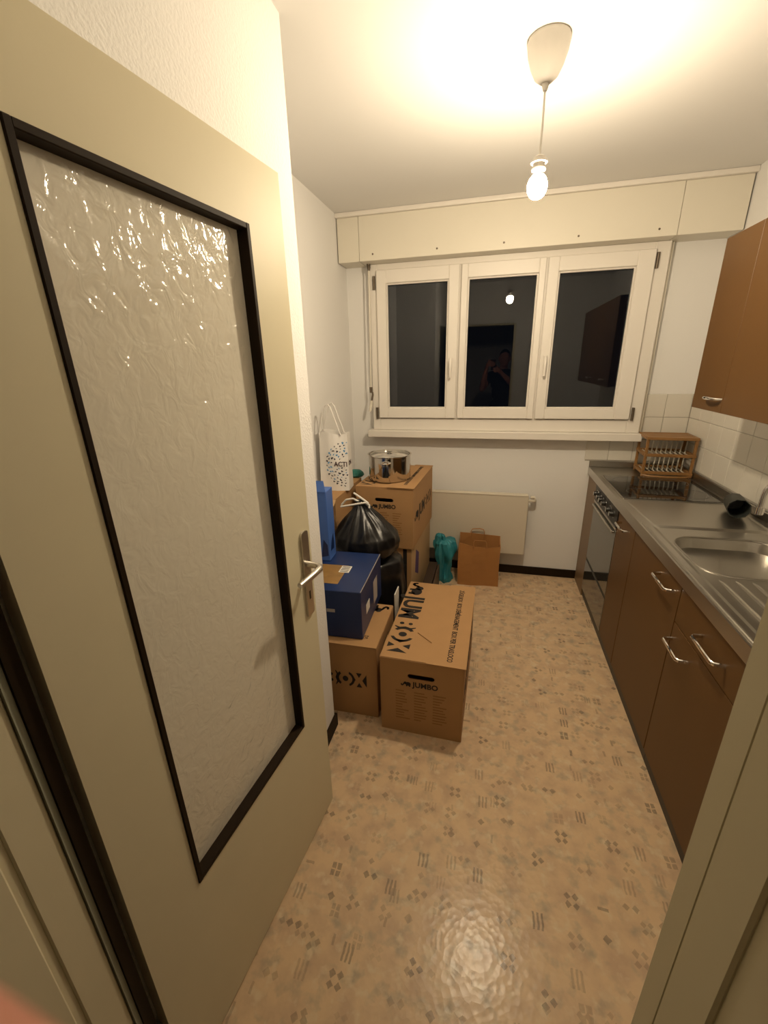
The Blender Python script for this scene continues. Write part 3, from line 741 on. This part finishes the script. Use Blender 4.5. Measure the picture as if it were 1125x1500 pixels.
# soft bags
def sack(name, m, parent, c, rx, ry, zp, folds, amp, seed, nu=72, nv=40, nz_amp=.03, lean=(0, 0), fpow=0):
    """closed soft body: zp list of (fraction radius, z)"""
    b = MB(); rings = []
    def prof(t):
        x = t*(len(zp)-1); i = min(int(x), len(zp)-2); f = x-i; f = f*f*(3-2*f) if False else f
        return (zp[i][0]*(1-f)+zp[i+1][0]*f, zp[i][1]*(1-f)+zp[i+1][1]*f)
    for j in range(nv+1):
        t = j/nv; rf, z = prof(t)
        ring = []
        for i in range(nu):
            a = 2*PI*i/nu
            wv = amp*((.35+.65*t) if not fpow else t**fpow)*(math.sin(folds*a+3*math.sin(2*a+seed)+2*t)+.5*math.sin((folds*2+3)*a+seed+4*t))
            nv_ = noise.noise(Vector((math.cos(a)*1.6+seed, math.sin(a)*1.6, z*5)))*nz_amp*2+noise.noise(Vector((math.cos(a)*4+seed, math.sin(a)*4, z*14)))*nz_amp
            k = max(.02, rf*(1+wv)+nv_*(1 if rf > .15 else .3))
            ring.append(b.bm.verts.new((c[0]+rx*k*math.cos(a)+lean[0]*t*t, c[1]+ry*k*math.sin(a)+lean[1]*t*t, c[2]+z)))
        rings.append(ring)
    for p_, q in zip(rings, rings[1:]):
        for i in range(nu): b.bm.faces.new((p_[i], p_[(i+1) % nu], q[(i+1) % nu], q[i]))
    b.bm.faces.new(rings[0][::-1]); b.bm.faces.new(rings[-1])
    return b.build(name, m, parent, True)
lowb = sack('bin_bag', M_BAG, None, (-.652, 2.215, .003), .203, .185, [(.78, 0), (.95, .06), (1.0, .2), (1.0, .34), (.97, .47), (.88, .535), (.60, .562), (.2, .562)], 5, .03, 1.7)
tag(lowb, 'black rubbish sack on the floor, squeezed under another black sack', 'bag')
ub = thing('bin_bag', 'black rubbish sack tied with white drawstrings, on top of another sack', 'bag', (-.672, 2.185, .566))
sack('bag_body', M_BAG, ub, (0, 0, 0), .185, .165, [(.78, .004), (.97, .03), (1.04, .08), (1.0, .13), (.84, .17), (.60, .22), (.37, .265), (.19, .300), (.12, .315), (.15, .33), (.05, .335)], 7, .16, 4.1, 120, 56, .055, (-.035, -.01), 1.6)
MB().tube([(-.01, -.02, .318), (-.06, -.03, .345), (-.105, -.02, .332), (-.135, -.01, .300), (-.138, -.01, .285)], .0055, 8).build('drawstring', M_STRING, ub, True)
MB().tube([(-.135, -.03, .292), (-.08, -.045, .308), (-.03, -.04, .318), (.015, -.03, .325), (.035, -.03, .312), (.036, -.035, .295)], .0055, 8).build('drawstring', M_STRING, ub, True)
MB().tube([(.03, -.03, .322), (-.02, -.02, .352), (-.06, -.01, .372)], .0055, 8).build('drawstring', M_STRING, ub, True)
tbag = thing('teal_bag', 'knotted teal plastic bag on the floor between boxes and paper bag', 'bag', (-.286, 2.985, .002))
sack('bag_body', M_TEAL, tbag, (0, 0, 0), .074, .080, [(.70, 0), (.74, .05), (.66, .12), (.80, .18), (1.0, .24), (1.02, .30), (.96, .335), (.62, .352)], 6, .07, 5.4, 80, 44, .22, (-.004, 0))
sack('knot', M_TEAL, tbag, (-.030, -.02, .325), .040, .042, [(1.1, 0), (1.0, .02), (.85, .04), (.8, .06), (.3, .075)], 5, .30, 6.2, 48, 20, .30)
tt = sack('teal_cloth', M_DTEAL, None, (-.905, 2.800, .8785), .058, .05, [(.8, 0), (1, .012), (.85, .03), (.5, .046), (.1, .05)], 3, .08, 3.3, 48, 16, .06)
tt.data.transform(Matrix.Translation((0, -.04, 0)))
tag(tt, 'crumpled dark teal cloth lying between white bag and pot', 'cloth')

# white carrier bag
wbag = thing('carrier_bag', 'white plastic carrier bag with round blue print and lettering', 'bag', (-.937, 2.465, .8770), .10)
m = MB(); nx, nzv = 12, 14
def wb_pt(u, v, side):
    x = (-.092+.184*u)*(1.0-.04*v); y = (-.062+.02*v)*1 if side == 0 else (.062-.02*v)
    y += .010*math.sin(7*u+2*v)*(.3+.7*v)*(1 if side == 0 else -1) + .008*math.sin(PI*u)*(-1 if side == 0 else 1)
    z = .360*v + (.010*math.sin(5*u+1) if v > .99 else 0)
    return (x, y, z)
g = [[[m.bm.verts.new(wb_pt(i/nx, j/nzv, s_)) for i in range(nx+1)] for j in range(nzv+1)] for s_ in (0, 1)]
for s_ in (0, 1):
    for j in range(nzv):
        for i in range(nx): m.bm.faces.new((g[s_][j][i], g[s_][j][i+1], g[s_][j+1][i+1], g[s_][j+1][i]))
for j in range(nzv):
    for i in (0, nx): m.bm.faces.new((g[0][j][i], g[1][j][i], g[1][j+1][i], g[0][j+1][i]))
for i in range(nx): m.bm.faces.new((g[0][0][i], g[0][0][i+1], g[1][0][i+1], g[1][0][i]))
m.build('bag_body', M_WBAG, wbag, True)
for yy in (-.048, .046):
    for s_ in (-1, 1):
        pass
    m = MB()
    m.tube([(.052, yy, .345), (.020, yy+.002, .44), (-.004, yy+.004, .512), (-.018, yy+.004, .528), (-.036, yy+.004, .520), (-.064, yy+.002, .44), (-.082, yy, .345)], .0075, 8, flat=.45)
    m.build('handle', M_WBAG, wbag, True)
rr = random.Random(11)
bk, bl_ = MB(), MB()
def onfront(x, z):
    u = (x/(1-.04*z/.36)+.092)/.184; v = z/.36
    return wb_pt(min(max(u, 0), 1), v, 0)[1]
cxp, czp, rp = .075, .165, .118
for ri in range(2, 9):
    rad = rp*ri/8
    n = int(2*PI*rad/.024)
    for k in range(n):
        a = 2*PI*k/n+ri
        x, z = cxp+rad*math.cos(a), czp+rad*1.12*math.sin(a)
        if x > .084 or x < -.088: continue
        if abs(z-.172) < .024 and x > -.005: continue
        s_ = rr.uniform(.0048, .0098); b = bl_ if rr.random() < .38 else bk
        y = onfront(x, z)-.0012
        b.prism([(s_*math.cos(q+a)*1.1, s_*math.sin(q+a)) for q in [2*PI*i/rr.choice((3, 4, 6, 8)) for i in range(3)] + [PI*1.6]], (x, y, z), (1, 0, 0), (0, 0, 1), .0004)
for o_ in (bk.build('printed_marks', mat('navy_print', (.03, .03, .05), .6), wbag), bl_.build('printed_marks', M_BLUEINK, wbag)): o_['kind'] = 'stuff'
text_mesh('printed_letters', 'ACTI', .042, mat('maroon_print', (.05, .015, .02), .6), (.004, onfront(.04, .17)-.0085, .157), (1, -.05, 0), (0, 0, 1), wbag, .92, .02)
text_mesh('printed_letters', 'ON', .042, MATS['maroon_print'], (.0925, -.046, .157), (0, 1, 0), (0, 0, 1), wbag, .92, .02)

# brown paper bag
pb = thing('paper_bag', 'open brown paper carrier bag on the floor in front of the radiator', 'bag', (-.030, 3.020, 0), .05)
m = MB(); HW, HD, HB = .152, .076, .330
def pbp(px, py, z, k): return (px*(1+.03*math.sin(9*z+k)), py*(1+.10*math.sin(7*z+k*2)) , z)
lv = [0, .004, .06, .12, .18, .24, .29, HB]
per = [(-HW, -HD), (-HW*.33, -HD), (HW*.33, -HD), (HW, -HD), (HW*.97, 0), (HW, HD), (HW*.33, HD), (-HW*.33, HD), (-HW, HD), (-HW*.97, 0)]
rings = []
topj = [.022, -.010, -.014, .004, .020, .028, .032, .044, .046, .03]
for z in lv:
    rings.append([m.bm.verts.new(pbp(x, y, z+(topj[i] if z == HB else 0), i)) for i, (x, y) in enumerate(per)])
inner = [[m.bm.verts.new((v.co.x*.975, v.co.y*.95, max(.008, v.co.z-.0005))) for v in R] for R in rings[::-1]]
allr = rings+inner
for a, b in zip(allr, allr[1:]):
    for i in range(10): m.bm.faces.new((a[i], a[(i+1) % 10], b[(i+1) % 10], b[i]))
m.bm.faces.new(rings[0][::-1]); m.bm.faces.new(inner[-1])
m.build('bag_body', M_KRAFT, pb)
MB().tube([(-.065, HD-.008, .33), (-.066, HD-.006, .385), (-.055, HD-.006, .408), (0, HD-.006, .414), (.028, HD-.006, .406), (.036, HD-.006, .385), (.036, HD-.008, .33)], .0065, 8, flat=.5).build('handle', M_KRAFT, pb, True)
MB().tube([(-.045, -HD+.002, .31), (-.046, -HD+.006, .352), (-.038, -HD+.02, .366), (.04, -HD+.022, .364), (.05, -HD+.008, .350), (.05, -HD+.002, .31)], .0065, 8, flat=.5).build('handle', M_KRAFT, pb, True)
# dark boards
d1 = box('wooden_board', M_BOARD, -.388, -.326, 2.34, 2.86, 0, .212, None, .002); tag(d1, 'thick dark brown board on edge against the lower carton', 'board')
d2 = box('wooden_board', mat('brown_board', (.085, .05, .028), .5), -.322, -.312, 2.40, 2.86, 0, .196, None, .001); tag(d2, 'thin mid-brown board on edge beside the thick dark board', 'board')
ws = MB().box(-.4500, -.4440, 1.93, 2.025, 0, .455, .001).build('white_card', M_STICK); tag(ws, 'white sheet of card wedged upright between black sack and moving box', 'card')

# ------------------------------------------------------------------ the photographer in the hall
def C3(r, u, f): return CAM + CR*r + CU*u + CF*f
ph = thing('phone', 'black phone held up in both hands in the doorway', 'phone', CAM)
m = MB()
P8 = []
for f in (-.0035, -.0115):
    P8.append([m.bm.verts.new(C3(a, b, f)-CAM) for a, b in rrect(-.056, .017, -.130, .017, .010, 4)])
m.bm.faces.new(P8[0]); m.bm.faces.new(P8[1][::-1])
for i in range(len(P8[0])): m.bm.faces.new((P8[0][i], P8[0][(i+1) % len(P8[0])], P8[1][(i+1) % len(P8[0])], P8[1][i]))
m.build('phone_body', M_BLACK, ph)
def person():
    root = thing('person', 'person in dark t-shirt and trousers standing in the hall taking the photo', 'person', (.13, -.42, 0))
    caps = []
    def ell(c, r): caps.append(('e', Vector(c), Vector(r)))
    def cap(a, b, ra, rb): caps.append(('c', Vector(a), Vector(b), ra, rb))
    bx, by = .13, -.42
    cap((bx, by-.02, .98), (bx, by, 1.18), .125, .115); ell((bx, by-.01, .99), (.17, .12, .13)); ell((bx, by, 1.33), (.175, .115, .17)); ell((bx, by, 1.18), (.15, .105, .14))
    cap((bx, by, 1.40), (bx+.005, by+.015, 1.56), .062, .056)
    for s_ in (-1, 1):
        sh = Vector((bx+s_*.175, by+.0, 1.425)); cap((bx+s_*.04, by, 1.45), sh, .072, .062)
        hip = Vector((bx+s_*.095, by-.02, .95)); kn = Vector((bx+s_*.115, by+.01, .52)); an = Vector((bx+s_*.12, by-.03, .09))
        cap(hip, kn, .092, .062); cap(kn, an, .062, .042); cap(an+Vector((0, -.03, -.03)), an+Vector((s_*.015, .15, -.052)), .040, .034)
    L_sh, L_el, L_wr = Vector((bx-.18, by, 1.42)), Vector((bx-.285, by+.19, 1.245)), C3(-.125, -.105, -.045)
    R_sh, R_el, R_wr = Vector((bx+.18, by, 1.42)), Vector((bx+.235, by+.15, 1.215)), C3(.062, -.165, -.045)
    for a, b, c in ((L_sh, L_el, L_wr), (R_sh, R_el, R_wr)):
        cap(a, b, .055, .043); cap(b, a.lerp(c, 0)*0+b.lerp(c, .35), .043, .044); cap(b.lerp(c, .35), c, .044, .027)
    # head
    hc = Vector((bx+.008, by+.05, 1.665)); ell(hc, (.076, .098, .112)); ell(hc+Vector((0, .02, -.062)), (.056, .070, .058))
    ell(hc+Vector((0, .100, -.018)), (.012, .018, .022)); ell(hc+Vector((-.078, -.005, -.01)), (.010, .02, .032)); ell(hc+Vector((.078, -.005, -.01)), (.010, .02, .032))
    # left hand: palm left of the phone, fingers across its back
    def fing(pts, r0, r1):
        for i in range(len(pts)-1):
            n = len(pts)-1
            cap(pts[i], pts[i+1], r0+(r1-r0)*i/n, r0+(r1-r0)*(i+1)/n)
    cap(L_wr, C3(-.092, -.040, -.018), .027, .022); cap(C3(-.098, -.062, -.020), C3(-.078, .002, -.010), .021, .015); cap(C3(-.110, -.085, -.02), C3(-.084, -.060, -.008), .022, .014)
    ex, n_ = Vector((.866, -.5)), Vector((-.5, -.866))
    for k, (off, t1) in enumerate(((.022, .022), (.041, .030), (.060, .024), (.078, .012))):
        P = lambda t, d: C3(n_.x*off+ex.x*t, n_.y*off+ex.y*t, d)
        t_s = -.070 if k == 0 else -.062+.006*k
        fing([P(t_s, -.004), P(t_s+.022, .0062), P(-.012, .0062), P(t1, .0058)], .0090, .0078 if k == 0 else .0072)
    fing([C3(-.098, -.055, -.020), C3(-.078, -.035, -.026), C3(-.056, -.022, -.024), C3(-.040, -.015, -.0225)], .012, .0085)
    # right hand under the lower right corner
    cap(R_wr, C3(.042, -.115, -.018), .027, .021); cap(C3(.044, -.135, -.016), C3(.036, -.095, -.012), .021, .018)
    for k in range(4):
        u = -.088-.0185*k
        fing([C3(.034, u, -.012), C3(.026, u-.003, .004), C3(.004, u-.006, .0062), C3(-.018+.004*k, u-.007, .005)], .0092, .0072)
    fing([C3(.040, -.110, -.022), C3(.026, -.085, -.026), C3(.008, -.072, -.0235), C3(-.004, -.066, -.022)], .012, .0085)
    bm = bmesh.new()
    for q in caps:
        if q[0] == 'e':
            bmesh.ops.create_uvsphere(bm, u_segments=20, v_segments=14, radius=1, matrix=Matrix.Translation(q[1]) @ Matrix.Diagonal((*q[2], 1)))
        else:
            a, b, ra, rb = q[1:]; d = b-a; L0 = d.length
            rot = d.to_track_quat('Z', 'Y').to_matrix().to_4x4()
            prof = []
            for i in range(7): t = -PI/2+PI/2*i/6; prof.append((ra*math.cos(t), ra*math.sin(t)))
            for i in range(7): t = PI/2*i/6; prof.append((rb*math.cos(t), L0+rb*math.sin(t)))
            mb = MB(); mb.lathe(prof, n=14); mb.bm.transform(Matrix.Translation(a) @ rot)
            tmp = bpy.data.meshes.new('t'); mb.bm.to_mesh(tmp); mb.bm.free(); bm.from_mesh(tmp); bpy.data.meshes.remove(tmp)
    bmesh.ops.recalc_face_normals(bm, faces=bm.faces)
    me = bpy.data.meshes.new('raw'); bm.to_mesh(me); bm.free()
    o = bpy.data.objects.new('raw', me); COL.objects.link(o)
    md = o.modifiers.new('r', 'REMESH'); md.mode = 'VOXEL'; md.voxel_size = .0042
    sm_ = o.modifiers.new('s', 'SMOOTH'); sm_.iterations = 4; sm_.factor = .5
    bpy.context.view_layer.update()
    me2 = bpy.data.meshes.new_from_object(o.evaluated_get(bpy.context.evaluated_depsgraph_get()))
    bpy.data.objects.remove(o)
    me2.name = 'body'; me2.materials.clear()
    for mm in (M_SKIN, M_SHIRT, M_TROUSER, M_SHOE): me2.materials.append(mm)
    elz = max(L_el.z, R_el.z)
    for p in me2.polygons:
        c = p.center; p.use_smooth = True
        dx = abs(c.x-bx)
        if c.z < .075 or (c.z < .10 and c.y > by+.03): i = 3
        elif c.z < 1.0: i = 2
        elif c.z > 1.515 or (c.y > by+.135 and c.z > 1.15) : i = 0
        else: i = 1
        if i == 0 and c.z < 1.6 and c.z > 1.515 and dx > .12 and c.y < by+.1: i = 1
        p.material_index = i
    me2.transform(Matrix.Translation((-bx, -by, 0)))
    b = bpy.data.objects.new('body', me2); COL.objects.link(b); b.parent = root
    lc = hc-Vector((bx, by, 0))
    # hair cap
    m = MB(); bmh = m.bm; prev = None
    for j in range(13):
        ring = []
        for i in range(28):
            a = 2*PI*i/28; tm = 1.42-.42*math.sin(a)+.10*math.cos(2*a); t = max(.02, j/12*tm)
            ring.append(bmh.verts.new((lc.x+.082*math.sin(t)*math.cos(a), lc.y-.004+.104*math.sin(t)*math.sin(a), lc.z+.008+.116*math.cos(t))))
        if prev:
            for i in range(28): bmh.faces.new((prev[i], prev[(i+1) % 28], ring[(i+1) % 28], ring[i]))
        else: bmh.faces.new(ring)
        prev = ring
    m.build('hair', M_HAIR, root, True)
    for s_ in (-1, 1):
        MB().lathe([(0, -.011), (.008, -.008), (.011, 0), (.008, .008), (0, .011)], (lc.x+s_*.031, lc.y+.082, lc.z+.0), 12).build('eye', mat('eye', (.35, .32, .30), .2), root, True)
    MB().tube([(lc.x-.024, lc.y+.082, lc.z-.066), (lc.x, lc.y+.092, lc.z-.064), (lc.x+.024, lc.y+.082, lc.z-.066)], [.003, .006, .003], 8).build('mouth', mat('lips', (.35, .12, .10), .5), root, True)
person()
